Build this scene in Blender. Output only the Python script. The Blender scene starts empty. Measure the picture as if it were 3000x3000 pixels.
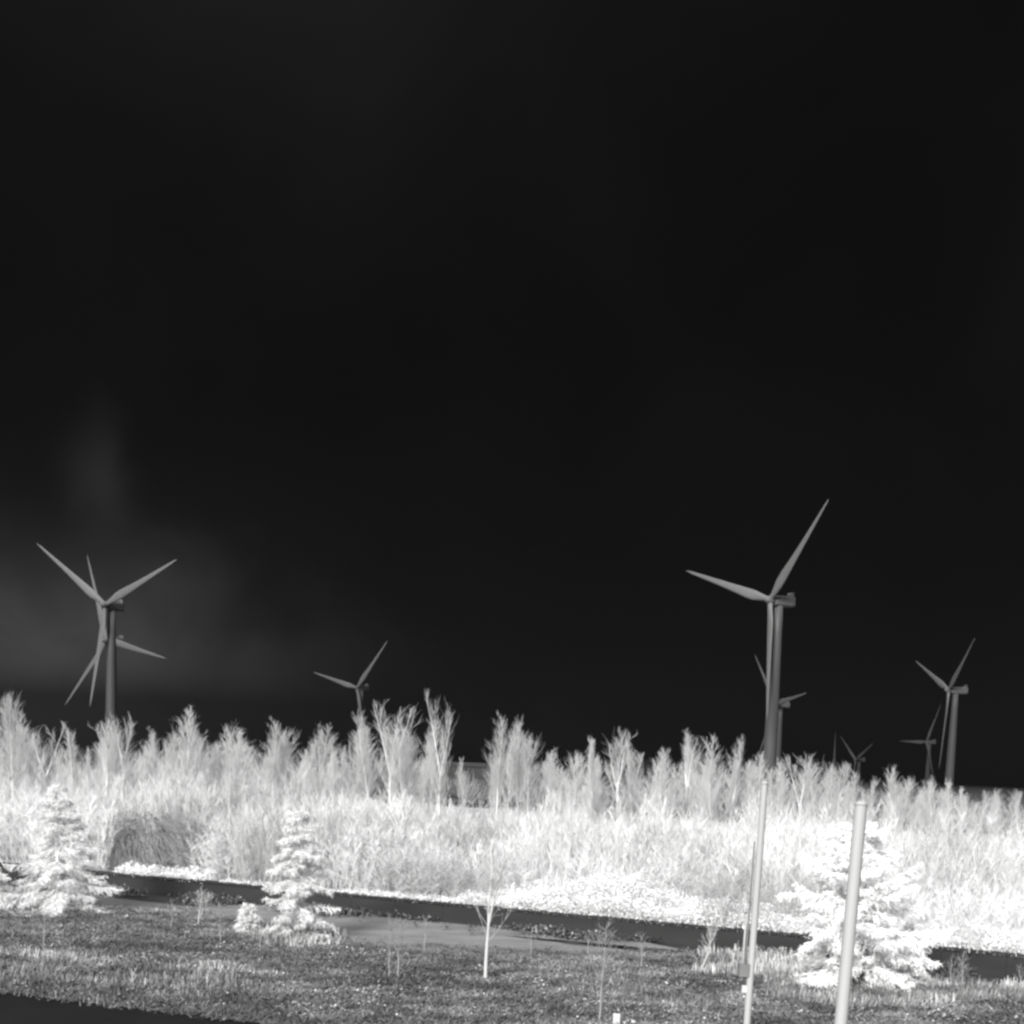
import bpy, math, random
import numpy as np
from mathutils import Vector, Matrix, noise

random.seed(7); rng = np.random.default_rng(7)
S = bpy.context.scene
COL = S.collection
R = math.radians

# ------------------------------------------------------------------ camera
EYE = Vector((0, 0, 6.0)); F = 4000.0; PITCH = R(6.2); ROLL = R(2.4); PY = 2674.0
r0 = Vector((1, 0, 0)); fw = Vector((0, math.cos(PITCH), -math.sin(PITCH))); up0 = Vector((0, math.sin(PITCH), math.cos(PITCH)))
c_up = math.cos(ROLL)*up0 - math.sin(ROLL)*r0
c_rt = math.cos(ROLL)*r0 + math.sin(ROLL)*up0
cam = bpy.data.cameras.new('camera'); camo = bpy.data.objects.new('camera', cam); COL.objects.link(camo)
m = Matrix((c_rt, c_up, -fw)).transposed().to_4x4(); m.translation = EYE
camo.matrix_world = m
cam.sensor_width = 36; cam.lens = 36*F/3000; cam.shift_y = (PY-1500)/3000
cam.clip_start = .1; cam.clip_end = 20000
S.camera = camo

def ray(px, py):
    return fw + c_rt*((px-1500)/F) + c_up*(-(py-PY)/F)
def at(px, py, z=0.0):                      # where the sight line meets the level z
    d = ray(px, py); return EYE + d*((z-EYE.z)/d.z)
def atd(px, py, depth):                     # the point at a given depth
    return EYE + ray(px, py)*depth
def pix(p):
    v = Vector(p)-EYE; k = v.dot(fw)
    return 1500+F*v.dot(c_rt)/k, PY-F*v.dot(c_up)/k

# ------------------------------------------------------------------ materials
def mat(name, c0, c1=None, scale=3.0, rough=.9, spec=.2, detail=4, stretch=None, bump=0, trans=0):
    if c1 is None: c1 = c0*.8
    M = bpy.data.materials.new(name); M.use_nodes = True
    n = M.node_tree.nodes; l = M.node_tree.links; b = n['Principled BSDF']
    b.inputs['Roughness'].default_value = rough; b.inputs['Specular IOR Level'].default_value = spec
    tc = n.new('ShaderNodeTexCoord'); mp = n.new('ShaderNodeMapping'); l.new(tc.outputs['Object'], mp.inputs[0])
    if stretch: mp.inputs['Scale'].default_value = stretch
    t = n.new('ShaderNodeTexNoise'); t.inputs['Scale'].default_value = scale; t.inputs['Detail'].default_value = detail
    l.new(mp.outputs[0], t.inputs['Vector'])
    rp = n.new('ShaderNodeValToRGB')
    rp.color_ramp.elements[0].position = .32; rp.color_ramp.elements[1].position = .68
    rp.color_ramp.elements[0].color = (c1, c1, c1, 1); rp.color_ramp.elements[1].color = (c0, c0, c0, 1)
    l.new(t.outputs['Fac'], rp.inputs[0]); l.new(rp.outputs[0], b.inputs['Base Color'])
    if trans:
        tr_ = n.new('ShaderNodeBsdfTranslucent'); mx = n.new('ShaderNodeMixShader'); mx.inputs[0].default_value = trans
        l.new(rp.outputs[0], tr_.inputs[0]); l.new(b.outputs[0], mx.inputs[1]); l.new(tr_.outputs[0], mx.inputs[2]); l.new(mx.outputs[0], n['Material Output'].inputs[0])
    if bump:
        bm = n.new('ShaderNodeBump'); bm.inputs['Strength'].default_value = bump; bm.inputs['Distance'].default_value = .1
        l.new(t.outputs['Fac'], bm.inputs['Height']); l.new(bm.outputs[0], b.inputs['Normal'])
    return M
M_turb = mat('turbine_paint', 0.206, 0.189, .3, .5, .3)
M_tower = mat('tower_paint', 0.117, 0.095, .3, .5, .3, stretch=(1, 1, .1))
M_nac = mat('nacelle_shell', 0.172, 0.155, .4, .5, .3)
M_bark = mat('pale_bark', .80, .70, 2)
M_twig = mat('pale_twig', 0.679, 0.582, .4)
M_twig2 = mat('grey_twig', 0.335, 0.271, .4)
M_sap = mat('sapling_bark', 0.568, 0.473, 1)
M_brush = mat('brush_stem', 0.698, 0.614, .12)
M_brushd = mat('brush_stem_dull', 0.466, 0.407, .12)
M_brushw = mat('brush_stem_white', 0.846, 0.761, .12)
M_dome = mat('grey_stem', 0.325, 0.253, .6)
M_need = mat('spruce_needle', .97, .93, 1.5, trans=.12)
M_need2 = mat('spruce_needle_dull', 0.874, 0.800, 1.2, trans=.2)
M_leaf = mat('pale_leaf', .96, .92, 2, trans=.12)
M_pole = mat('galvanised_pole', 0.396, 0.353, 1.5, .6, .3, stretch=(1, 1, .2))
M_poleB = mat('dull_fitting', 0.189, 0.155, 3)
M_white = mat('white_plastic', 0.560, 0.518, 3)
M_ground = mat('ground_soil', 0.168, 0.109, .55, bump=.5, detail=8)
M_meadow = mat('meadow_ground', 0.430, 0.327, .2, detail=6)
M_far = mat('far_land', 0.086, 0.052, .02, detail=6)
M_path = mat('path_gravel', 0.228, 0.148, .9, stretch=(.5, 1, 1), detail=12, bump=.6)
M_ditch = mat('ditch_soil', 0.047, 0.026, .8, detail=8)
M_patch = mat('patch_soil', .06, .05, 1)
M_wall = mat('dark_concrete', 0.039, 0.028, .7, stretch=(.4, .4, 2), detail=7)
M_road = mat('dark_asphalt', 0.012, 0.009, .6, .95, .1)
M_fence = mat('dark_rail', .02, .015, 1)
M_shed = mat('shed_cladding', 0.112, 0.095, .3)
M_shedr = mat('shed_roof', 0.060, 0.052, .3)
GR = [mat('litter_dark', 0.089, 0.069, 1), mat('grass_grey', 0.148, 0.123, 1), mat('grass_mid', 0.198, 0.168, 1),
      mat('grass_pale', 0.286, 0.237, 1), mat('grass_white', 0.568, 0.473, 1)]

# ------------------------------------------------------------------ mesh building
class MB:
    def __init__(s): s.v = []; s.f = []; s.mi = []
    def tube(s, pts, rad, n=4, cap=False, mi=0):
        b = len(s.v); k = len(pts)
        for i, p in enumerate(pts):
            t = (pts[min(i+1, k-1)]-pts[max(i-1, 0)])
            if t.length < 1e-9: t = Vector((0, 0, 1))
            t.normalize()
            a = t.cross(Vector((0, 0, 1)) if abs(t.z) < .9 else Vector((1, 0, 0))).normalized(); c = t.cross(a)
            for j in range(n):
                w = 2*math.pi*j/n
                s.v.append(p + (a*math.cos(w)+c*math.sin(w))*rad[i])
        for i in range(k-1):
            for j in range(n):
                q = b+i*n; s.f.append((q+j, q+(j+1) % n, q+n+(j+1) % n, q+n+j)); s.mi.append(mi)
        if cap:
            s.f.append(tuple(b+j for j in range(n))[::-1]); s.mi.append(mi)
            s.f.append(tuple(b+(k-1)*n+j for j in range(n))); s.mi.append(mi)
    def quad(s, a, b, c, d, mi=0):
        q = len(s.v); s.v += [a, b, c, d]; s.f.append((q, q+1, q+2, q+3)); s.mi.append(mi)
    def box(s, c, x, y, z, hx, hy, hz, mi=0):
        c = Vector(c); q = len(s.v)
        for sx in (-1, 1):
            for sy in (-1, 1):
                for sz in (-1, 1): s.v.append(c + x*(hx*sx) + y*(hy*sy) + z*(hz*sz))
        for f in ((0, 1, 3, 2), (4, 6, 7, 5), (0, 4, 5, 1), (2, 3, 7, 6), (0, 2, 6, 4), (1, 5, 7, 3)):
            s.f.append(tuple(q+i for i in f)); s.mi.append(mi)
    def mesh(s, name, mats, smooth=True):
        me = bpy.data.meshes.new(name); me.from_pydata([tuple(p) for p in s.v], [], s.f)
        for mm in (mats if isinstance(mats, (list, tuple)) else [mats]): me.materials.append(mm)
        me.polygons.foreach_set('material_index', s.mi)
        if smooth: me.polygons.foreach_set('use_smooth', [True]*len(s.f))
        me.update(); return me
    def build(s, name, mats, parent=None, smooth=True):
        return link(name, s.mesh(name, mats, smooth), parent)
def link(name, me, parent=None):
    o = bpy.data.objects.new(name, me); COL.objects.link(o)
    if parent: o.parent = parent
    return o
def tag(o, label=None, cat=None, group=None, kind=None):
    if label: o['label'] = label
    if cat: o['category'] = cat
    if group: o['group'] = group
    if kind: o['kind'] = kind
    return o
def empty(name, loc, label, cat, group=None, rz=0):
    o = bpy.data.objects.new(name, None); COL.objects.link(o); o.location = loc; o.rotation_euler = (0, 0, rz)
    return tag(o, label, cat, group)
def np_quads(name, V, Q, mats, mi=None, smooth=False):
    me = bpy.data.meshes.new(name); me.vertices.add(len(V)); me.vertices.foreach_set('co', V.astype(np.float32).ravel())
    nq = len(Q); me.loops.add(nq*4); me.polygons.add(nq)
    me.loops.foreach_set('vertex_index', Q.astype(np.int32).ravel())
    me.polygons.foreach_set('loop_start', np.arange(nq, dtype=np.int32)*4)
    for mm in mats: me.materials.append(mm)
    if mi is not None: me.polygons.foreach_set('material_index', mi.astype(np.int32))
    me.polygons.foreach_set('use_smooth', np.full(nq, smooth, dtype=bool))
    me.update(calc_edges=True); me.validate(); return me
def sheet(name, pts, M, z, div=None):
    b = MB(); b.v = [Vector((p[0], p[1], z)) for p in pts]; b.f = [tuple(range(len(pts)))]; b.mi = [0]
    o = b.build(name, M, smooth=False)
    if o.data.polygons[0].normal.z < 0: o.data.flip_normals()
    return tag(o, kind='structure')
def rv(a=1.0): return Vector((random.uniform(-a, a), random.uniform(-a, a), random.uniform(-a, a)))

# ------------------------------------------------------------------ setting: lines that run with the wall
ZF = .7
pa, pb = at(900, 2612, ZF), at(2973, 2798, ZF)
U = (pa-pb).normalized()                     # runs off to the far left
N = Vector((-U.y, U.x, 0));
if N.y < 0: N = -N
def un(p): v = Vector(p)-pa; return v.dot(U), v.dot(N)
def P(u, n, z=0.0): q = pa+U*u+N*n; return Vector((q.x, q.y, z))
sheet('ground', [(-3500, -300), (3500, -300), (3500, 3900), (-3500, 3900)], M_ground, 0)
fa = at(1390, 2366, ZF); nF = un(fa)[1]
sheet('meadow', [P(-160, .35), P(420, .35), P(420, nF), P(-160, nF)], M_meadow, ZF)
sheet('far_land', [P(-2400, nF), P(1600, nF), P(1600, 2700), P(-2400, 2700)], M_far, ZF)
sheet('ditch', [P(-60, -.002), P(160, -.002), P(160, -2.2), P(8, -2.2), P(-9, -3.4), P(-16, -6.5), P(-60, -6.5)], M_ditch, .004)
sheet('path', [at(*q, .008) for q in [(600, 2640), (880, 2660), (1300, 2702), (1560, 2728), (1900, 2762), (2040, 2790), (1900, 2815),
                                      (1500, 2812), (1200, 2800), (900, 2775), (600, 2740)]], M_path, .008)
def blob_sheet(name, c, a, b, M, z):
    pts = []
    for k in range(40):
        w = 2*math.pi*k/40; j = 1+.25*math.sin(3*w+1)+.12*math.sin(7*w)
        pts.append(c+U*(a*j*math.cos(w))+N*(b*j*math.sin(w)))
    return sheet(name, pts, M, z)
blob_sheet('path_patch', at(1700, 2764, .012), 2.2, .42, M_patch, .012)  # flat dark patches laid on the path surface
blob_sheet('path_patch', at(1600, 2752, .012), 1.0, .2, M_patch, .012)
blob_sheet('path_patch', at(1860, 2778, .012), 2.0, .5, M_patch, .012)
sheet('road', [at(-900, 2800, .006), at(0, 2906, .006), at(700, 2990, .006), at(1500, 3070, .006), at(1500, 3900, .006), at(-900, 3900, .006)], M_road, .006)

# long low wall
w = MB(); L0, L1 = -40, 110
for k in range(75):
    u0 = L0+(L1-L0)*k/75; u1 = L0+(L1-L0)*(k+1)/75
    w.box(P((u0+u1)/2, .175, (ZF-.02)/2), U, N, Vector((0, 0, 1)), (u1-u0)/2-.004, .175, (ZF-.02)/2)
w = [w]
wall = empty('low_wall', P(20, 0), 'long low dark wall running beneath the pale brush behind the gravel path', 'wall')
o = w[0].build('wall_face', M_wall, None, False); o.parent = wall; o.matrix_parent_inverse = Matrix.Translation(-wall.location)
c = MB(); c.box(P((L0+L1)/2, .16, ZF+.02), U, N, Vector((0, 0, 1)), (L1-L0)/2, .22, .04)
o = c.build('coping', M_wall, None, False); o.parent = wall; o.matrix_parent_inverse = Matrix.Translation(-wall.location)

# rail fence between the trees, far side of the meadow
fr = empty('rail_fence', P(0, nF), 'dark rail fence glimpsed between the trees at the back of the brush', 'fence')
for nm, zz, hh in (('top_rail', ZF+1.0, .2), ('low_rail', ZF+.42, .12)):
    a = MB(); a.box((0, 0, zz), U, N, Vector((0, 0, 1)), 190, .05, hh); a.build(nm, M_fence, fr, False)
pm = MB(); pm.box((0, 0, ZF+.62), U, N, Vector((0, 0, 1)), .07, .07, .62); pm = pm.mesh('post', M_fence, False)
for k in range(60):
    q = link('post', pm, fr); q.location = U*(-90+3*k)+N*.13

# flat grey building in the gap
bc = atd(1385, 2300, 232); bx, by = bc.x, bc.y
vd = Vector((bx, by, 0)).normalized(); sd = Vector((vd.y, -vd.x, 0)); ZZ = Vector((0, 0, 1))
sh = empty('warehouse', (bx, by, ZF), 'low grey flat-roofed building seen through the gap between the bare trees', 'building')
a = MB(); a.box(vd*8+ZZ*2.3, sd, vd, ZZ, 9, 8, 2.3); a.build('wall', M_shed, sh, False)
a = MB(); a.box(vd*8+ZZ*4.95, sd, vd, ZZ, 9.3, 8.3, .35); a.build('roof', M_shedr, sh, False)
a = MB(); a.box(vd*-.03+ZZ*3.55+sd*0, sd, vd, ZZ, 9.02, .06, 1.0); a.build('dark_band', M_shedr, sh, False)
a = MB(); a.box(vd*-.05+ZZ*1.3-sd*1.5, sd, vd, ZZ, 1.4, .05, 1.3); a.build('door', M_shedr, sh, False)

# ------------------------------------------------------------------ wind turbines
BL = 50.0
def blade_mesh():
    prof = [(0.6, 1.1, 1.1, 0), (2, 1.1, 1.1, 0), (5, 1.45, .85, 10), (9, 2.0, .55, 12), (13, 1.95, .42, 10), (20, 1.55, .3, 7),
            (30, 1.1, .2, 4), (40, .75, .12, 2), (47, .45, .07, 0), (50, .1, .02, 0)]
    b = MB(); n = 14
    for (z, ch, th, tw) in prof:
        t = R(tw)
        off = .35*(ch-1.1) if ch > 1.1 else -.3*(1.1-ch)*.5
        for j in range(n):
            w_ = 2*math.pi*j/n; x = ch*math.cos(w_)+off; y = th*math.sin(w_)
            b.v.append(Vector((x*math.cos(t)-y*math.sin(t), x*math.sin(t)+y*math.cos(t), z)))
    for i in range(len(prof)-1):
        for j in range(n):
            q = i*n; b.f.append((q+j, q+(j+1) % n, q+n+(j+1) % n, q+n+j)); b.mi.append(0)
    b.f.append(tuple(range((len(prof)-1)*n, len(prof)*n))); b.mi.append(0)
    return b.mesh('blade', M_turb)
ME_blade = blade_mesh()
def lathe(prof, n=24):
    b = MB()
    for (r, z) in prof:
        for j in range(n): b.v.append(Vector((r*math.cos(2*math.pi*j/n), r*math.sin(2*math.pi*j/n), z)))
    for i in range(len(prof)-1):
        for j in range(n):
            q = i*n; b.f.append((q+j, q+(j+1) % n, q+n+(j+1) % n, q+n+j)); b.mi.append(0)
    return b
ME_hub = lathe([(.02, 2.9), (.6, 2.7), (1.15, 2.2), (1.55, 1.3), (1.75, .2), (1.75, -1.2), (1.5, -1.3)]).mesh('hub', M_nac)
def nacelle_mesh():
    # cross sections along -z of the rotor axis frame: (z, half width, half height, y centre)
    b = MB(); secs = [(-1.35, 1.45, 1.5, 0), (-1.8, 1.75, 1.9, 0), (-5, 1.85, 2.05, .05), (-10, 1.85, 2.1, .1), (-11.6, 1.7, 1.95, .15), (-12, 1.35, 1.6, .2)]
    for (z, hw, hh, yc) in secs:
        for (sx, sy) in ((1, -.7), (1, .7), (.75, 1), (-.75, 1), (-1, .7), (-1, -.7), (-.75, -1), (.75, -1)):
            b.v.append(Vector((hw*sx, yc+hh*sy, z)))
    for i in range(len(secs)-1):
        for j in range(8): q = i*8; b.f.append((q+j, q+(j+1) % 8, q+8+(j+1) % 8, q+8+j)); b.mi.append(0)
    b.f.append(tuple(range(8))[::-1]); b.mi.append(0); q = (len(secs)-1)*8; b.f.append(tuple(q+i for i in range(8))); b.mi.append(0)
    return b.mesh('nacelle', M_nac, False)
ME_nac = nacelle_mesh()
a = MB(); X_, Y_, Z_ = Vector((1, 0, 0)), Vector((0, 1, 0)), Vector((0, 0, 1))
a.box((0, 2.95, -10.6), X_, Y_, Z_, 1.6, .85, .35); a.box((0, 2.5, -9.8), X_, Y_, Z_, .12, .4, .8)
ME_cool = a.mesh('cooler', M_nac, False)
def turbine(hub, Lpx, theta, cone, phase, label):
    depth = BL*F/Lpx; H = atd(hub[0], hub[1], depth)
    v = Vector((H.x, H.y, 0)).normalized(); right = Vector((v.y, -v.x, 0)); th = R(theta)
    axis = -math.cos(th)*v - math.sin(th)*right
    e1 = (math.cos(th)*right - math.sin(th)*v); e2 = Vector((0, 0, 1))
    tb = H - axis*4.6; base = Vector((tb.x, tb.y, ZF))
    root = empty('wind_turbine', base, label, 'wind turbine', 'wind turbines beyond the trees')
    top = H.z-base.z-1.9
    t = lathe([(2.75, 0), (2.62, top*.25), (2.35, top*.55), (1.95, top*.85), (1.75, top), (1.2, top+.2)], 28).build('tower', M_tower, root)
    fr_ = Matrix((e1, e2, axis)).transposed().to_4x4()
    # keep the frame right-handed
    if fr_.determinant() < 0: fr_ = Matrix((-e1, e2, axis)).transposed().to_4x4()
    fr_.translation = H-base
    for nm, me in (('hub', ME_hub), ('nacelle', ME_nac)):
        o = link(nm, me, root); o.matrix_local = fr_
        if nm == 'nacelle': link('cooler', ME_cool, o)
    for k in range(3):
        f = R(phase+120*k); kc = R(cone)
        z = (math.cos(kc)*(math.cos(f)*e1+math.sin(f)*e2)+math.sin(kc)*axis).normalized()
        x = (-math.sin(f)*e1+math.cos(f)*e2); x = (x-z*x.dot(z)).normalized(); y = z.cross(x)
        bm_ = Matrix((x, y, z)).transposed().to_4x4(); bm_.translation = H-base
        o = link('blade', ME_blade, root); o.matrix_local = bm_
    return root
turbine((2257, 1758), 367, 49, 8, 42, 'largest wind turbine, on the right, its thick tower rising above all the others')
turbine((309, 1772), 302, 41.5, 4.6, 23.6, 'tall wind turbine at the left with a dark tower in front of the pale cloud')
turbine((313, 1876), 259, 48.8, 1.6, -12, 'wind turbine half hidden behind the left tower, one blade pointing straight up')
turbine((1046, 2015), 185, 46, 3.2, 45.7, 'small wind turbine standing alone above the trees between the two tall ones')
turbine((2272, 2064), 192, 60, 4, 8, 'wind turbine mostly hidden behind the largest turbine tower, its nacelle poking out right')
turbine((2780, 2022), 235, 66, 5.2, 35, 'medium wind turbine at the far right with its rotor left of a leaning-looking tower')
turbine((2714, 2174), 128, 55.6, 2.7, 58.7, 'smaller faint wind turbine just left of the medium one at far right')
turbine((2507, 2227), 121, 63, 3, 23.6, 'tiny faint wind turbine whose blades form a Y over the treetops')
turbine((2443, 2262), 120, 60, 2, 90, 'faint wind turbine of which only one upright blade shows above the treetops')

# ------------------------------------------------------------------ bare trees
def limb_path(p, d, ln, segs, curl, wob):
    pts = [p.copy()]; d = d.normalized()
    for _ in range(segs):
        d = (d+Vector((0, 0, curl))+rv(wob)).normalized(); pts.append(pts[-1]+d*(ln/segs))
    return pts
def along(pts, t):
    k = t*(len(pts)-1); i = min(int(k), len(pts)-2); return pts[i].lerp(pts[i+1], k-i)
def bare_tree(H, r, n_limb, spread, t0, lenk, forks=1, sec=7, tw=6, tr=.0055, crook=.05):
    T, C = MB(), MB(); leads = []
    if forks == 1:
        leads.append((limb_path(Vector((0, 0, 0)), Vector((random.uniform(-.08, .08), random.uniform(-.08, .08), 1)), H, 9, .05, crook), r, t0))
    else:
        fh = random.uniform(.45, .62)
        stem = limb_path(Vector((0, 0, 0)), Vector((0, 0, 1)), H*fh, 4, .05, .04)
        T.tube(stem, [r*(1-.1*i) for i in range(5)], 7)
        for k in range(forks):
            w_ = 2*math.pi*k/forks+random.random()
            leads.append((limb_path(stem[-1], Vector((math.cos(w_)*.26, math.sin(w_)*.26, 1)), H*(1-fh)*random.uniform(.75, 1), 6, .05, .07), r*.6, .02))
        for i in range(8):                                     # side limbs below the fork
            b = along(stem, random.uniform(.35, 1)); w_ = i*2.4
            leads.append((limb_path(b, Vector((math.cos(w_)*.55, math.sin(w_)*.55, 1)), H*random.uniform(.16, .3), 4, .1, .1), r*.28, .1))
    LT = sum((q[-1]-q[0]).length for q, _, _ in leads)
    for (pts, rr, tt) in leads:
        n = len(pts); T.tube(pts, [max(rr*(1-i/(n-.85)), .006) for i in range(n)], 6)
        tot = (pts[-1]-pts[0]).length; nl = max(5, int(n_limb*tot/LT))
        for i in range(nl):
            t = tt+(1-tt)*((i+random.random())/nl)*.96
            b = along(pts, t); w_ = i*2.4+random.random()
            ln = min(((1-t)*tot*lenk+.35)*random.uniform(.55, 1.35), 2.6)
            sp_ = spread*random.uniform(.6, 1.4); d = Vector((math.cos(w_)*sp_, math.sin(w_)*sp_, 1))
            q = limb_path(b, d, ln, 4, .10, .08); lr = max(.008, rr*(1-t)*.34)
            T.tube(q, [max(lr*(1-k/4.6), .0045) for k in range(5)], 3)
            ns_ = int(2+(sec-1)*min(1, ln/1.1))
            for s_ in range(ns_):
                b2 = along(q, .1+.88*(s_+random.random())/ns_); dd = (q[-1]-q[0]).normalized()+rv(.55)+Vector((0, 0, .2))
                l2 = ln*random.uniform(.2, .5)+.15; q2 = limb_path(b2, dd, l2, 2, .08, .1)
                C.tube(q2, [tr*1.2, tr, tr*.5], 3)
                for _ in range(tw):
                    b3 = along(q2, random.uniform(.1, 1)); d3 = (q2[-1]-q2[0]).normalized()+rv(.5)+Vector((0, 0, .15))
                    C.tube(limb_path(b3, d3, l2*random.uniform(.3, .8), 1, .05, .08), [tr*.8, tr*.4], 3)
    return T, C
protos = []
def proto(kind, *a, **k):
    T, C = bare_tree(*a, **k); protos.append((kind, T.mesh('trunk', M_bark), C.mesh('crown', M_twig), a[0]))
for sd_ in range(4): random.seed(20+sd_); proto('narrow', 8, .075, 40, .22+.05*sd_, .28+.04*sd_, .28, crook=.03+.02*sd_)
for sd_ in range(4): random.seed(40+sd_); proto('bushy', 8, .07, 46, .36+.08*sd_, .24+.03*sd_, .36, crook=.05+.02*sd_)
for sd_ in range(4): random.seed(60+sd_); proto('forked', 8, .085, 52, .36, .2, .4, forks=2+sd_ % 2)
random.seed(80); proto('columnar', 8, .11, 80, .14, .05, .2, sec=9, tw=8, tr=.009)
KI = {k: [p for p in protos if p[0] == k] for k in ('narrow', 'bushy', 'forked', 'columnar')}

# (pixel x, pixel y of the top, kind, depth)
random.seed(5)
tops = [(38, 2048, 'bushy', 70), (8, 2100, 'narrow', 78), (80, 2105, 'bushy', 80), (135, 2112, 'forked', 72), (165, 2195, 'narrow', 80), (232, 2140, 'narrow', 74),
        (272, 2172, 'bushy', 78), (306, 2114, 'forked', 70), (372, 2090, 'forked', 72), (412, 2172, 'bushy', 76), (455, 2148, 'narrow', 82), (500, 2158, 'bushy', 76),
        (551, 2080, 'narrow', 70), (590, 2140, 'narrow', 78), (625, 2142, 'bushy', 76), (682, 2172, 'narrow', 64), (722, 2146, 'narrow', 74), (765, 2190, 'bushy', 82),
        (803, 2122, 'narrow', 70), (850, 2150, 'bushy', 78), (882, 2170, 'narrow', 80), (943, 2134, 'bushy', 74), (990, 2188, 'narrow', 80), (1048, 2138, 'bushy', 78),
        (1092, 2108, 'narrow', 76), (1152, 2064, 'forked', 70), (1186, 2140, 'bushy', 78), (1228, 2122, 'narrow', 74), (1300, 2024, 'forked', 72), 
        (1447, 2225, 'narrow', 80), (1465, 2110, 'narrow', 74), (1524, 2122, 'narrow', 72), (1556, 2168, 'bushy', 80), (1582, 2200, 'narrow', 76),
        (1650, 2222, 'bushy', 80), (1686, 2216, 'bushy', 78), (1718, 2222, 'narrow', 76), (1755, 2176, 'columnar', 68), (1826, 2136, 'forked', 74), (1872, 2178, 'narrow', 80),
        (1905, 2206, 'bushy', 76), (1936, 2204, 'narrow', 70), (2010, 2166, 'forked', 74), (2036, 2158, 'narrow', 80), (2072, 2238, 'bushy', 78), (2110, 2178, 'bushy', 70),
        (2142, 2166, 'narrow', 76), (2176, 2228, 'bushy', 74), (2236, 2214, 'narrow', 66), (2272, 2262, 'bushy', 76), (2302, 2238, 'narrow', 78), (2345, 2212, 'forked', 70),
        (2370, 2242, 'bushy', 76), (2428, 2250, 'bushy', 74), (2458, 2244, 'bushy', 80), (2500, 2268, 'narrow', 72), (2534, 2290, 'narrow', 76), (2590, 2298, 'bushy', 78),
        (2630, 2252, 'narrow', 70), (2654, 2288, 'bushy', 76), (2710, 2288, 'narrow', 74), (2750, 2300, 'bushy', 72), (2790, 2296, 'narrow', 76), (2828, 2312, 'narrow', 86),
        (2872, 2328, 'bushy', 72), (2896, 2318, 'bushy', 76), (2935, 2330, 'narrow', 70), (2962, 2324, 'bushy', 76), (2996, 2316, 'forked', 72)]
ORD = ['first', 'second', 'third', 'fourth', 'fifth', 'sixth', 'seventh', 'eighth', 'ninth', 'tenth', 'eleventh', 'twelfth', 'thirteenth', 'fourteenth', 'fifteenth', 'sixteenth', 'seventeenth', 'eighteenth']
LAND = [(325, 'left turbine tower'), (672, 'slim white birch'), (1392, 'gap with the grey building'),  (1046, 'lone middle turbine'), (1300, 'tallest forked tree'), (1755, 'blunt columnar tree'),
        (2258, 'largest turbine tower'), (2507, 'tiny Y-shaped turbine'), (2785, 'medium far-right turbine')]
LOOK = {'narrow': 'slim upright bare tree', 'bushy': 'bushy fine-twigged bare tree', 'forked': 'bare tree with a forked trunk', 'columnar': 'blunt columnar tree'}
tops.sort()
for (xa, ya, ka, da), (xb, yb, kb, db) in list(zip(tops, tops[1:])):
    if xb-xa > 34 and not 1310 < xa < 1440:
        tops.append((round((xa+xb)/2+random.uniform(-4, 4)), round(max(ya, yb)+random.uniform(4, 42)), random.choice(('narrow', 'bushy', 'bushy')), random.uniform(74, 88)))
tops.sort()
def tree_label(i):
    x, y, k, d = tops[i]
    if x == 1300: return 'tallest bare tree, forked at the top, left of the gap in the tree row'
    if x == 1755: return 'blunt columnar pale tree with a squared-off top in the tree row'
    if x == tops[0][0]: return 'bare tree at the very left edge of the photo'
    if x == tops[-1][0]: return 'bare forked tree at the very right edge of the photo'
    best = min(LAND, key=lambda q: abs(q[0]-x))
    side = 'right' if x >= best[0] else 'left'
    same = sorted([t for t in tops if min(LAND, key=lambda q: abs(q[0]-t[0])) == best and (t[0] >= best[0]) == (side == 'right') and t[0] != best[0]], key=lambda t: abs(t[0]-best[0]))
    return f'{LOOK[k]}, {ORD[same.index(tops[i])]} treetop {side} of the {best[1]}'
cnt = {k: 0 for k in KI}
for i, (x, y, k, d) in enumerate(tops):
    lst = KI[k]; pr = lst[cnt[k] % len(lst)]; cnt[k] += 1
    d += random.uniform(-3, 8)
    tp = atd(x, y, d); h = tp.z-ZF; sc = h/pr[3]
    root = empty('bare_tree', (tp.x, tp.y, ZF), tree_label(i), 'tree', 'bare trees in the row behind the brush', random.uniform(0, 6.28))
    wd = sc*random.uniform(1.0, 1.5)*(.8 if k == 'columnar' else .75 if 1240 < x < 1500 else 1)
    root.scale = (wd, wd, sc)
    link('trunk', pr[1], root); link('crown', pr[2], root)

# ------------------------------------------------------------------ the brush: one pale mass nobody could count
def shrub_np(stems, h, r, seed):
    random.seed(seed); b = MB()
    for s_ in range(stems):
        w_ = random.uniform(0, 6.28); q0 = Vector((math.cos(w_), math.sin(w_), 0))*r*math.sqrt(random.random())
        hh = h*random.uniform(.4, 1)
        q = limb_path(q0, Vector((math.cos(w_)*.12, math.sin(w_)*.12, 1)), hh, 3, .05, .035)
        b.tube(q, [.011, .009, .007, .003], 3)
        for i in range(10):
            t = random.uniform(.08, .98); p = along(q, t); dd = Vector((random.uniform(-.5, .5), random.uniform(-.5, .5), 1))
            q2 = limb_path(p, dd, hh*random.uniform(.10, .26), 1, .1, .08); b.tube(q2, [.008, .004], 3)
            for _ in range(4):
                p3 = along(q2, random.uniform(.1, 1)); q3 = limb_path(p3, dd.normalized()+rv(.45), hh*random.uniform(.05, .13), 1, .1, .1); b.tube(q3, [.007, .003], 3)
    return np.array([tuple(p) for p in b.v]), np.array(b.f)
SH = [shrub_np(22, 1.0*4, 1.1, 100+i) for i in range(5)]
Vs, Qs, Ms = [], [], []; off = 0
random.seed(11)
def inframe(p, lo=-120, hi=3120):
    x, y = pix(p); return lo < x < hi
n_s = 0
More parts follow.
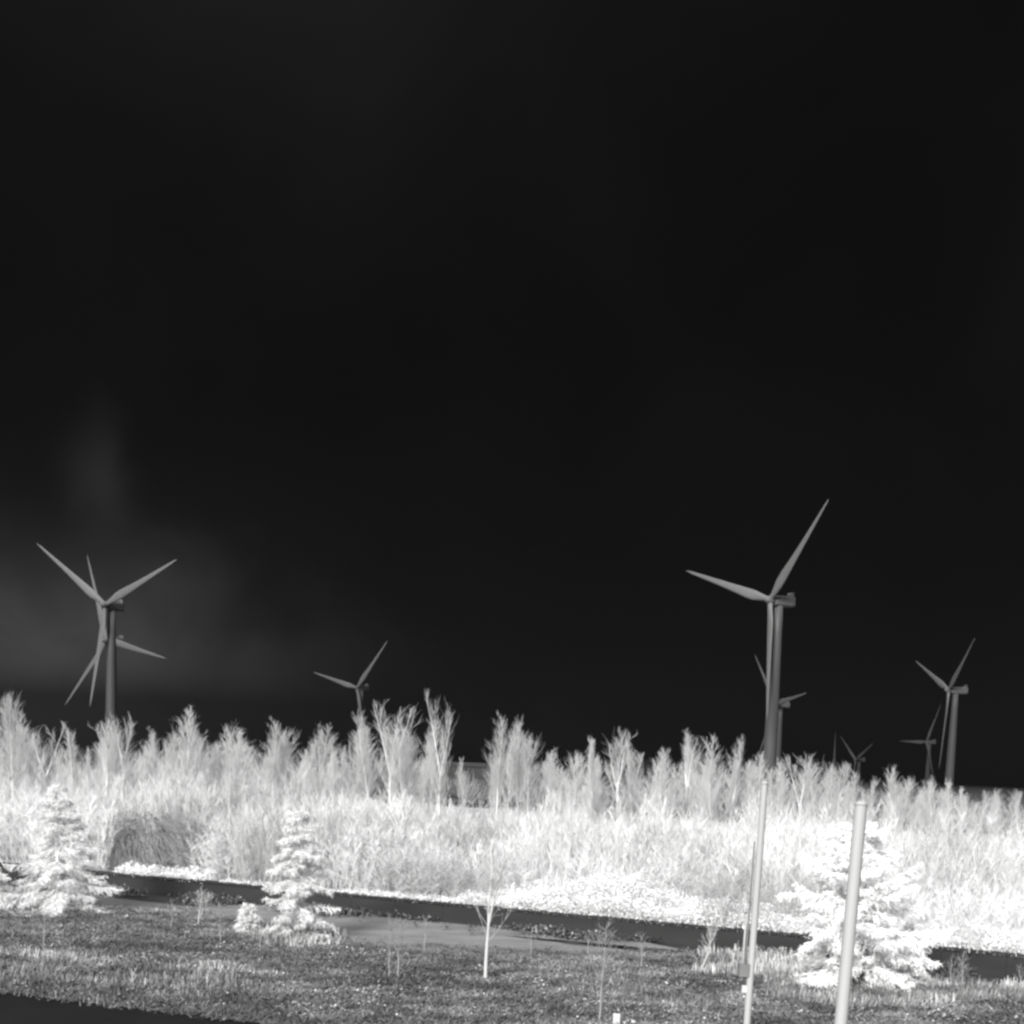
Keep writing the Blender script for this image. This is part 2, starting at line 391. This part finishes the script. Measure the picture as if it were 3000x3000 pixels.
for row in range(40):
    nn = 1.2+row*.75+random.uniform(-.2, .2)
    if nn > 30: break
    u = -60.0
    while u < 90:
        u += random.uniform(1.1, 2.0)*(1 if nn < 14 else 1.25)
        p = P(u, nn+random.uniform(-.5, .5), ZF)
        if (p-EYE).y < 20 or not inframe(p): continue
        x, y = pix(p)
        if nn < 2.0 and 1480 < x < 2100: continue
        dome = 270 < x < 650 and nn < 8
        if dome: continue
        gap = 1330 < x < 1440
        hv = noise.noise(Vector((u*.16, nn*.2, 3))); sv = noise.noise(Vector((u*.23, nn*.3, 8)))+random.uniform(-.2, .2)
        if noise.noise(Vector((u*.3, nn*.35, 21))) < -.33: continue
        hgt = (.50+.05*min(nn, 9))*(1+.75*hv)*random.uniform(.7, 1.12)*(1+(.3 if x < 1320 else .12)*min(1, max(0, (nn-12)/6)))
        if gap:
            while hgt > .15 and pix((p.x, p.y, ZF+hgt*4))[1] < 2385: hgt *= .9
            if hgt <= .15: continue
        cap = np.interp(x, [0, 180, 300, 600, 850, 1000, 1300, 1500, 2200, 2700, 3000], [2325, 2290, 2235, 2265, 2325, 2340, 2365, 2385, 2410, 2430, 2465])+random.uniform(-12, 60)
        if nn > 13 and random.random() < .22: cap -= random.uniform(20, 120)
        while hgt > .12 and pix((p.x, p.y, ZF+hgt*3.9))[1] < cap: hgt *= .93
        if hgt < .13: continue
        v, q = SH[random.randrange(5)]; a_ = random.uniform(0, 6.28); ca, sa = math.cos(a_), math.sin(a_)
        wdt = random.uniform(.9, 1.5)
        V = np.stack([(v[:, 0]*ca-v[:, 1]*sa)*wdt+p.x, (v[:, 0]*sa+v[:, 1]*ca)*wdt+p.y, v[:, 2]*hgt+ZF], 1)
        Vs.append(V); Qs.append(q+off); Ms.append(np.full(len(q), 0 if sv < -.18 else 1 if sv < .22 else 2)); off += len(v); n_s += 1
print('shrubs', n_s, 'verts', off)
o = link('brush_thicket', np_quads('brush_thicket', np.concatenate(Vs), np.concatenate(Qs), [M_brushd, M_brush, M_brushw], np.concatenate(Ms)))
tag(o, 'pale mass of leafless brush and saplings behind the low dark wall', 'brush', kind='stuff')

# ------------------------------------------------------------------ leaf-card ground cover
def cards(name, items, mats, label, cat):
    """items: (centre, size, material index, upright) -> bent little leaf quads"""
    n = len(items); V = np.zeros((n*4, 3)); mi = np.zeros(n, int)
    for i, (c, s, k, upr) in enumerate(items):
        w_ = random.uniform(0, 6.28); d = Vector((math.cos(w_), math.sin(w_), 0)); a_ = random.uniform(-.8, .8) if upr == 1 else random.uniform(1.1, 1.5)*random.choice((-1, 1)) if upr == 2 else random.uniform(.7, 1.6)
        t = Vector((math.cos(w_+1.57)*math.sin(a_), math.sin(w_+1.57)*math.sin(a_), math.cos(a_)))
        if upr:
            h = d*(s*.09); V[i*4:i*4+4] = [c-h, c+h, c+t*s+h*.25, c+t*s-h*.25]
        else:
            h = d*(s*.5); V[i*4:i*4+4] = [c, c+h*.8+t*s*.5, c+t*s, c-h*.8+t*s*.5]
        mi[i] = k
    Q = np.arange(n*4).reshape(n, 4)
    return tag(link(name, np_quads(name, V, Q, mats, mi)), label, cat, kind='stuff')

random.seed(3); items = []
def nz(p, s, k=0.0): return noise.noise(Vector((p.x*s, p.y*s, k)))
# rough grass and leaf litter, near side
tries = 0
while len(items) < 260000 and tries < 80000:
    tries += 1
    px_, py_ = random.uniform(-60, 3060), random.uniform(2660, 3060)
    # upper edge of the rough ground
    edge = np.interp(px_, [0, 300, 500, 930, 1200, 1500, 1700, 2000, 2200, 2600, 2700, 3000], [2660, 2640, 2650, 2745, 2775, 2785, 2790, 2790, 2800, 2850, 2878, 2900])
    if py_ < edge+random.uniform(-12, 25): continue
    if px_ < 1500 and py_ > np.interp(px_, [0, 700, 1500], [2906, 2990, 3070])+random.uniform(-14, 10): continue
    p = at(px_, py_)
    a1, a2 = nz(Vector((p.x*.55, p.y, 0)), .33), nz(Vector((p.x*.5, p.y, 0)), 1.1, 5)
    a3 = nz(p, 3.1, 12); g = a1*.9+a2*1.2+a3*.5+random.uniform(-.1, .1)
    pale = (px_ > 2250 and py_ < np.interp(px_, [2250, 2500, 2700, 3000], [2925, 2960, 2950, 2935])) or (750 < px_ < 1000 and py_ < 2775) or (2050 < px_ < 2250 and py_ < 2860)
    if pale: g += .75
    if px_ < 700 and py_ > 2830: g += .05
    k = 0 if g < -.30 else 1 if g < .0 else 2 if g < .42 else 3 if g < .95 else 4
    if random.random() < .002: k = 4
    tall = .05+.13*max(0, a1+.25)+(.13 if pale else 0)+(.08 if px_ < 700 and py_ > 2840 else 0)
    kk = lambda: min(4, max(0, k+random.choice((0, 0, 0, 0, 1, -1))))
    ty = random.random()
    if ty < (.7 if pale else .3):
        for _ in range(7):
            items.append((p+Vector((random.gauss(0, .10), random.gauss(0, .07), 0)), tall*random.uniform(.4, 1.7), kk(), 1))
    elif ty < .75:
        for _ in range(7):
            items.append((p+Vector((random.gauss(0, .16), random.gauss(0, .12), random.uniform(.01, .06))), random.uniform(.10, .26), kk(), 2))
    else:
        mound = max(0, a2)*.22
        for _ in range(7):
            items.append((p+Vector((random.gauss(0, .16), random.gauss(0, .10), random.uniform(.01, .04+mound))), random.uniform(.03, .09), kk(), 0))
# weed clumps on the near ground
for _ in range(1300):
    px_, py_ = random.uniform(-60, 3060), random.uniform(2690, 3050)
    if py_ < np.interp(px_, [0, 500, 930, 1500, 2200, 2600, 3000], [2690, 2690, 2775, 2810, 2830, 2900, 2910]): continue
    if px_ < 1500 and py_ > np.interp(px_, [0, 700, 1500], [2900, 2984, 3060]): continue
    p = at(px_, py_); r_ = random.uniform(.10, .6)**1.2; k = random.choice((0, 0, 0, 0, 1, 1, 2, 2, 3, 3)); hh = random.uniform(.08, .32)
    for _ in range(int(40+240*r_)):
        w_ = random.uniform(0, 6.28); q_ = math.sqrt(random.random()); z_ = random.uniform(0, hh)*(1-.6*q_)
        items.append((p+Vector((math.cos(w_)*q_*r_*1.5, math.sin(w_)*q_*r_, z_)), random.uniform(.035, .10), k if random.random() < .85 else min(4, k+1), random.choice((0, 0, 2))))
# weeds in front of the wall
for _ in range(7000):
    u_ = random.uniform(-25, 45); n_ = -abs(random.gauss(0, .8))-.05; p = P(u_, n_, 0)
    if noise.noise(Vector((u_*.35, n_*.4, 9)))+random.uniform(-.3, .3) < .05 or not inframe(p): continue
    k = random.choice((0, 0, 0, 0, 0, 1, 1, 3)); hh = random.uniform(.05, .36)*min(1, .4+abs(n_))
    for _ in range(7): items.append((p+Vector((random.gauss(0, .12), random.gauss(0, .12), random.uniform(0, hh))), random.uniform(.06, .16), k, False))
    if random.random() < .12:
        for _ in range(3): items.append((p+Vector((random.gauss(0, .15), random.gauss(0, .15), 0)), random.uniform(.1, .35), min(4, k+1), 1))
cards('rough_grass', items, GR, 'rough grey grass and leaf litter covering the near ground', 'grass')

# pale bramble along the wall top
random.seed(4); items = []
def bramble(x0, x1, n, hmax, dep, k=None):
    for _ in range(int(n*3)):
        x = random.uniform(x0, x1); ptop = at(x, np.interp(x, [-200, 900, 2973, 3300], [2513, 2612, 2798, 2827]), ZF); u, _n = un(ptop)
        nn = random.uniform(-.06, dep); hh = hmax*(.6+.35*noise.noise(Vector((u*.35, nn*.5, 2)))+.25*noise.noise(Vector((u*1.7, nn*1.7, 6))))*(.5+.5*min(1, max(nn, 0)/.8))
        if hh <= .05: continue
        c_ = P(u, nn, ZF+(random.uniform(0, hh) if nn > 0 else random.uniform(-.06, .12))); items.append((c_, random.uniform(.035, .10), 0, False))
bramble(1480, 2110, 26000, 1.7, 4.5); bramble(1000, 1330, 1500, .35, 1.2); bramble(330, 600, 2000, .7, .9); bramble(2640, 3060, 12000, .9, 3)
bramble(640, 1000, 500, .25, .8); bramble(2100, 2640, 8000, 1.2, 3); bramble(1330, 1500, 3000, .8, 2)
cards('bramble', items, [M_leaf], 'bright white bramble spilling along the top of the low dark wall', 'bramble')

# ------------------------------------------------------------------ spruces
def spruce(H, rad, whorls, seed, droop=.25, gap=.0, bare=0, shape=.7):
    random.seed(seed); T, C = MB(), MB(); lead = limb_path(Vector((0, 0, 0)), Vector((0, 0, 1)), H, 8, .1, .02)
    T.tube(lead, [.055*H/4*(1-i/8.5)+.006 for i in range(9)], 8)
    nbr = whorls*8
    for k in range(nbr):
        if random.random() < gap: continue
        t = min(.97, .02+.96*((k+random.uniform(-7, 7))/nbr)); t = max(.01, t); b0 = along(lead, t)
        w_ = k*2.399+random.uniform(-.3, .3); nn_ = noise.noise(Vector((math.cos(w_)*1.3, math.sin(w_)*1.3, t*4.5+seed*7)))
        if nn_ < -.28 and gap > 0: continue
        rr = rad*((1-t)**shape)*random.uniform(.42, 1.2)*(1+.75*nn_)+.10
        d = Vector((math.cos(w_), math.sin(w_), .5*(t-.35)-droop+random.uniform(-.25, .2)))
        ln = rr; q = limb_path(b0, d, ln, 5, random.uniform(-.03, .12), .07)
        q = [Vector((p.x, p.y, max(p.z, .03))) for p in q]
        T.tube(q, [.014*(1-i/6)+.003 for i in range(6)], 3)
        ns = max(6, int(ln*17)); side = Vector((-math.sin(w_), math.cos(w_), 0))
        for s_ in range(ns):
            tt = (.22+bare)+(.78-bare)*(s_+random.random())/ns; p = along(q, tt); dd = (q[-1]-q[0]).normalized()
            for sg in (-1, 1):
                l2 = ln*.30*(1.1-tt)+.12; e = dd*.6+side*sg*random.uniform(.3, 1)+Vector((0, 0, random.uniform(-.9, .15))); e.normalize(); e = e*(l2*random.uniform(.6, 1.2))
                nrm = e.cross(rv()).normalized()*.013
                C.quad(p-nrm*.6, p+nrm*.6, p+e*.75+nrm, p+e*.75-nrm)
                for _ in range(9):
                    f = p+e*random.uniform(.2, 1); g = (e.normalized()+rv(.9)).normalized()*random.uniform(.05, .13); h_ = g.cross(rv()).normalized()*.011
                    C.quad(f-h_, f+h_, f+g+h_*.4, f+g-h_*.4)
    return T, C
def put_spruce(px_, py_, topy, rad, whorls, seed, label, M, **k):
    b = at(px_, py_); dep = (b-EYE).dot(fw); 
    H = 1.0
    for _ in range(30):
        yt = pix(b+Vector((0, 0, H)))[1]; H += (yt-topy)/F*dep*.9
    print('spruce', px_, 'H', round(H, 2))
    root = empty('spruce_tree', b, label, 'tree', 'pale spruces by the path'); T, C = spruce(H, rad, whorls, seed, **k)
    T.build('trunk', M_bark, root); C.build('crown', M, root, False)
put_spruce(2490, 2892, 2405, 2.45, 30, 1, 'broad bright white spruce standing behind the thick right-hand pole', M_need, droop=.2, shape=.55, gap=.03)
put_spruce(165, 2662, 2290, 2.4, 26, 2, 'wide white spruce at the left edge, branches sweeping down to the grass', M_need2, droop=.4, gap=.22, shape=.8)
put_spruce(862, 2752, 2365, 1.35, 26, 3, 'thin ragged white spruce at the left end of the gravel path', M_need2, droop=.5, gap=.5, shape=.5)
put_spruce(3075, 2800, 2470, 1.0, 16, 4, 'white spruce cut off by the right edge of the photo', M_need, droop=.2)
put_spruce(-40, 2660, 2440, 1.1, 14, 6, 'small pale spruce cut off by the left edge of the photo', M_need2, droop=.3)
put_spruce(2668, 2880, 2700, .5, 9, 7, 'short bright young conifer at the right foot of the broad white spruce', M_need, droop=.3)
put_spruce(728, 2735, 2655, .35, 7, 8, 'knee-high pale conifer seedling left of the thin ragged spruce', M_need2, droop=.1)

# ------------------------------------------------------------------ grey domed shrub
random.seed(9); b = at(455, 2578, ZF); T, C = MB(), MB()
yy = 2590
while un(at(455, yy, ZF))[1] < 3.6: yy -= 1
b = at(455, yy, ZF)
for i in range(40):
    w_ = random.uniform(0, 6.28); T.tube(limb_path(Vector((math.cos(w_)*.3, math.sin(w_)*.3, 0)), Vector((math.cos(w_)*.8, math.sin(w_)*.8, 1)), random.uniform(1.5, 2.6), 5, -.05, .1), [.02, .018, .016, .013, .01, .006], 4)
for i in range(1500):
    w_ = random.uniform(0, 6.28); el = math.asin(random.random()); k = random.uniform(.6, 1.0)
    o_ = Vector((math.cos(w_)*math.cos(el)*3.2, math.sin(w_)*math.cos(el)*2.2, math.sin(el)*2.55))*k
    q = limb_path(o_, Vector((math.cos(w_)*.7+.35, math.sin(w_)*.7, .35*math.sin(el)))+rv(.35), random.uniform(.5, 1.5), 6, -.22, .09)
    q = [Vector((p.x, p.y, max(p.z, .02))) for p in q]
    C.tube(q, [.011*(1-k_/7)+.003 for k_ in range(7)], 3)
    for j in range(5):
        p = along(q, random.uniform(.2, 1)); C.tube(limb_path(p, (q[-1]-q[2]).normalized()+rv(.6), random.uniform(.15, .45), 2, -.2, .15), [.007, .006, .003], 3)
root = empty('weeping_shrub', b, 'grey domed shrub of arching branches between the left and thin spruces', 'shrub')
T.build('stems', M_dome, root); C.build('twigs', M_dome, root)

# ------------------------------------------------------------------ saplings on the near ground
def sapling(foot, top, r, n, seed, label, fork=None, lean=None, M=None, bushy=.35, bare=.3):
    random.seed(seed); b = at(*foot); dep = (b-EYE).dot(fw); e = atd(top[0], top[1], dep)-b
    root = empty('sapling', b, label, 'sapling', 'young leafless saplings on the near grass')
    T, C = MB(), MB(); q = [Vector((0, 0, 0))]
    for i in range(1, 8): q.append(e*(i/7)+rv(.02)*(1 if i < 7 else 0))
    leads = [(q, r)]
    if fork:
        p = along(q, fork[0]); e2 = atd(fork[1], fork[2], dep)-b-p; leads.append(([p+e2*(i/5)+rv(.02)*(i > 0) for i in range(6)], r*.6))
    for (qq, rr) in leads:
        k = len(qq); T.tube(qq, [rr*(1-i/(k+.5))+.004 for i in range(k)], 6)
        L_ = (qq[-1]-qq[0]).length
        for i in range(n):
            t = bare+(1-bare)*(i+random.random())/n; p = along(qq, t); w_ = i*2.4
            q2 = limb_path(p, Vector((math.cos(w_)*.6, math.sin(w_)*.6, .9)), L_*bushy*(1.1-t)+.1, 3, .08, .12); C.tube(q2, [.008, .007, .005, .003], 3)
            for _ in range(4):
                p3 = along(q2, random.uniform(.2, 1)); q3 = limb_path(p3, (q2[-1]-q2[0]).normalized()+rv(.7), L_*.09+.05, 1, 0, .1); C.tube(q3, [.005, .003], 3)
    T.build('trunk', M or M_sap, root); C.build('twigs', M or M_sap, root)
sapling((1422, 2876), (1442, 2500), .055, 24, 1, 'tallest white sapling, forked, standing in the grass before the gravel path', (.45, 1475, 2520))
sapling((1138, 2868), (1146, 2700), .016, 10, 2, 'thin straight sapling, left of a pair, in the grass below the path', M=M_twig2)
sapling((1166, 2872), (1172, 2700), .022, 16, 3, 'brushy little sapling, right of a pair, in the grass below the path', M=M_twig2)
sapling((1243, 2790), (1249, 2690), .018, 6, 4, 'thin stalk on the near edge of the gravel path, left of the forked sapling', M=M_twig2)
sapling((1554, 2800), (1557, 2728), .018, 4, 5, 'thin stalk standing against the dark patch, right of the forked sapling', M=M_twig2)
sapling((1755, 2998), (1775, 2720), .024, 22, 6, 'slim twiggy sapling at the bottom edge, left of the white marker post', M=M_twig2)
sapling((1722, 2800), (1726, 2740), .016, 4, 7, 'short stalk among the dark patches beyond the twiggy bottom sapling', M=M_twig2)
sapling((2052, 2850), (2100, 2715), .024, 12, 8, 'leaning pale sapling just left of the thin right-hand pole', (.5, 2082, 2720))
sapling((1878, 2840), (1880, 2745), .022, 10, 9, 'short pale stalk left of the leaning sapling', M=M_twig2)
sapling((580, 2712), (592, 2610), .022, 16, 10, 'small pale V-branched sapling left of the thin ragged spruce', (.2, 615, 2622))
sapling((127, 2790), (133, 2655), .014, 6, 11, 'thin stalk in the grass below the wide left spruce', M=M_twig2)
sapling((36, 2755), (40, 2715), .016, 5, 12, 'tiny sapling at the left edge in the grey grass', M=M_twig2)
sapling((2785, 2900), (2788, 2812), .016, 8, 13, 'thin stalk in front of the dark ditch right of the broad spruce', M=M_twig2)
sapling((2815, 2905), (2822, 2800), .018, 14, 14, 'brushy stalk in front of the dark ditch, right of the thin one', M=M_twig2)
sapling((2985, 2930), (2990, 2840), .018, 8, 15, 'thin stalk at the right edge in front of the ditch', M=M_twig2)
sapling((608, 2898), (607, 2846), .013, 4, 16, 'short bright stalk at the near grass edge above the dark road', M=M_twig)
sapling((388, 2890), (390, 2850), .013, 5, 17, 'short bright stalk farther left at the grass edge above the road', M=M_twig)
sapling((1062, 2998), (1064, 2940), .013, 4, 18, 'short stalk at the bottom edge right of the dark road', M=M_twig2)
sapling((645, 2760), (647, 2670), .014, 6, 19, 'thin stalk in the grass beside the conifer seedling', M=M_twig2)
sapling((500, 2720), (505, 2650), .014, 8, 20, 'faint stalk in front of the dark wall below the domed shrub', M=M_twig2)
# slender birches in the brush edge
sapling((668, 2600), (676, 2150), .04, 22, 21, 'slim white birch left of the thin ragged spruce, standing in the brush', bare=.5, bushy=.16)

# ------------------------------------------------------------------ poles
def vert_pole(name, topp, botp, depth, dia, label, extra):
    t = atd(topp[0], topp[1], depth); bt = atd(botp[0], botp[1], depth); dirv = (t-bt).normalized(); base = bt-dirv*(bt.z/dirv.z)
    root = empty(name, base, label, 'pole', 'metal poles in front of the right-hand spruce'); e = t-base; L = e.length; e.normalize()
    a = MB(); a.tube([Vector((0, 0, 0)), e*(L*.5), e*L], [dia/2*1.06, dia/2, dia/2*.97], 20); a.build('shaft', M_pole, root)
    a = MB(); a.tube([e*L, e*(L+.03), e*(L+.05)], [dia/2*.99, dia/2*.95, dia/2*.6], 20, True); a.build('cap', M_pole, root)
    a = MB(); a.tube([Vector((0, 0, 0)), e*.04], [dia*1.1, dia*1.1], 16, True); a.build('base_flange', M_pole, root)
    extra(root, base, e, L, depth)
def ex1(root, base, e, L, dep):
    lf = -Vector((1, 0, 0))
    def loc(px_, py_): return atd(px_, py_, dep)-base
    cx = lambda y: 2238-.0741*(y-2325)
    a = MB(); a.tube([loc(cx(y_)-17, y_) for y_ in (2465, 2600, 2720, 2868)], [.012]*4, 8, True); a.build('conduit', M_poleB, root)
    a = MB(); a.tube([loc(cx(y_)-25, y_) for y_ in (2690, 2780, 2872)], [.016]*3, 8, True); a.build('cable_duct', M_pole, root)
    a = MB(); a.box(loc(2180, 2842), Vector((1, 0, 0)), Vector((0, 1, 0)), e, .07, .05, .085); a.build('junction_box', M_poleB, root, False)
    a = MB(); a.box(loc(2180, 2897), Vector((1, 0, 0)), Vector((0, 1, 0)), e, .03, .03, .045); a.build('bracket', M_white, root, False)
def ex2(root, base, e, L, dep):
    pass
vert_pole('metal_pole', (2240, 2300), (2188, 3000), 18, .094, 'thinner pale metal pole with a conduit and small box, left of the thick pole', ex1)
vert_pole('metal_pole', (2522, 2362), (2463, 3000), 14, .133, 'thicker pale metal pole in front of the broad white spruce', ex2)
b = at(1805, 3012); a = MB(); a.box((0, 0, .17), Vector((1, 0, 0)), Vector((0, 1, 0)), ZZ, .085, .05, .17)
mk = a.build('marker_post', M_white, None, False); mk.location = b; tag(mk, 'short white marker post at the bottom edge of the grass', 'post')
bv = mk.modifiers.new('bevel', 'BEVEL'); bv.width = .015; bv.segments = 2

# ------------------------------------------------------------------ haze, sun, sky
a = MB(); a.box((0, 1800, 74), X_, Y_, Z_, 3600, 2200, 76)
hz = a.build('haze', bpy.data.materials.new('haze_air'), None, False); tag(hz, kind='stuff', label='thin dark haze filling the air over the plain', cat='haze')
hm = hz.data.materials[0]; hm.use_nodes = True; nt = hm.node_tree; nt.nodes.remove(nt.nodes['Principled BSDF'])
pv = nt.nodes.new('ShaderNodeVolumePrincipled'); pv.inputs['Color'].default_value = (.012, .012, .0125, 1); pv.inputs['Density'].default_value = .0009
nt.links.new(pv.outputs[0], nt.nodes['Material Output'].inputs['Volume'])

SUN_DIR = Vector((-.34, -.88, .5)).normalized()     # towards the sun
sl = bpy.data.lights.new('sun', 'SUN'); sl.energy = 5.0; sl.angle = R(18); sl.color = (1, .995, .985)
so = bpy.data.objects.new('sun', sl); COL.objects.link(so); so.rotation_euler = SUN_DIR.to_track_quat('Z', 'Y').to_euler()

W = bpy.data.worlds.new('World'); S.world = W; W.use_nodes = True; nt = W.node_tree; nd = nt.nodes; lk = nt.links
bg = nd['Background']; tc = nd.new('ShaderNodeTexCoord'); sp = nd.new('ShaderNodeSeparateXYZ'); lk.new(tc.outputs['Generated'], sp.inputs[0])
def mth(op, a, b=None, c=None):
    n = nd.new('ShaderNodeMath'); n.operation = op
    for i, v in enumerate((a, b, c)):
        if v is None: continue
        if isinstance(v, (int, float)): n.inputs[i].default_value = v
        else: lk.new(v, n.inputs[i])
    return n.outputs[0]
az = mth('MULTIPLY', mth('ARCTAN2', sp.outputs[0], sp.outputs[1]), 57.2958)       # 0 = straight ahead, right positive
el = mth('MULTIPLY', mth('ARCSINE', sp.outputs[2]), 57.2958)
def nzz(scale, detail, off=0):
    mp = nd.new('ShaderNodeMapping'); mp.inputs['Location'].default_value = (off, 0, off); lk.new(tc.outputs['Generated'], mp.inputs[0])
    t = nd.new('ShaderNodeTexNoise'); t.inputs['Scale'].default_value = scale; t.inputs['Detail'].default_value = detail; t.inputs['Distortion'].default_value = .4
    lk.new(mp.outputs[0], t.inputs['Vector']); return t.outputs['Fac']
n1, n2 = nzz(6, 3), nzz(14, 4, 3.1)
warp = mth('MULTIPLY', mth('SUBTRACT', n2, .5), 3.0)
def blob(a0, e0, sa, se, amp):
    x = mth('DIVIDE', mth('SUBTRACT', mth('ADD', az, warp), a0), sa); y = mth('DIVIDE', mth('SUBTRACT', mth('ADD', el, warp), e0), se)
    r2 = mth('ADD', mth('MULTIPLY', x, x), mth('MULTIPLY', y, y))
    return mth('MULTIPLY', mth('EXPONENT', mth('MULTIPLY', r2, -1)), amp)
def total(xs):
    s = xs[0]
    for x in xs[1:]: s = mth('ADD', s, x)
    return s
BL_ = [blob(-25, 3.2, 11, 3.8, .075), blob(-22, .8, 9, 3.2, .30), blob(-15.5, 2.6, 6, 1.6, .04), blob(-17, 10.2, .9, 2.0, .015), blob(-15, 6, 4, 1.8, .010), blob(-12, 30, 14, 7, .0055), blob(-5, 1.0, 10, 1.2, .045),
       blob(4, 0, 30, 2.5, .012)]
base = mth('MULTIPLY', n1, .0036)
over = mth('MULTIPLY', mth('SMOOTH_MIN', mth('MAXIMUM', mth('DIVIDE', mth('SUBTRACT', el, 38), 30), 0), 1, .1), 1.3)  # sky glow above the view, added as fill light from overhead
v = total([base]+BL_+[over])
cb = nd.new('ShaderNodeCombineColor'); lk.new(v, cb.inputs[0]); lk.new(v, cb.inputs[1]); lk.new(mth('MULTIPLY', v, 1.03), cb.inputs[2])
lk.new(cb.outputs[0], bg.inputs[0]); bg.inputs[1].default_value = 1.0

# ------------------------------------------------------------------ render settings
S.render.engine = 'CYCLES'
S.view_settings.view_transform = 'Standard'; S.view_settings.look = 'None'; S.view_settings.exposure = .82; S.view_settings.gamma = 1
S.cycles.use_denoising = True; S.cycles.max_bounces = 8; S.cycles.diffuse_bounces = 6; S.cycles.volume_bounces = 0
S.cycles.filter_width = 2.7; S.cycles.sample_clamp_indirect = 4
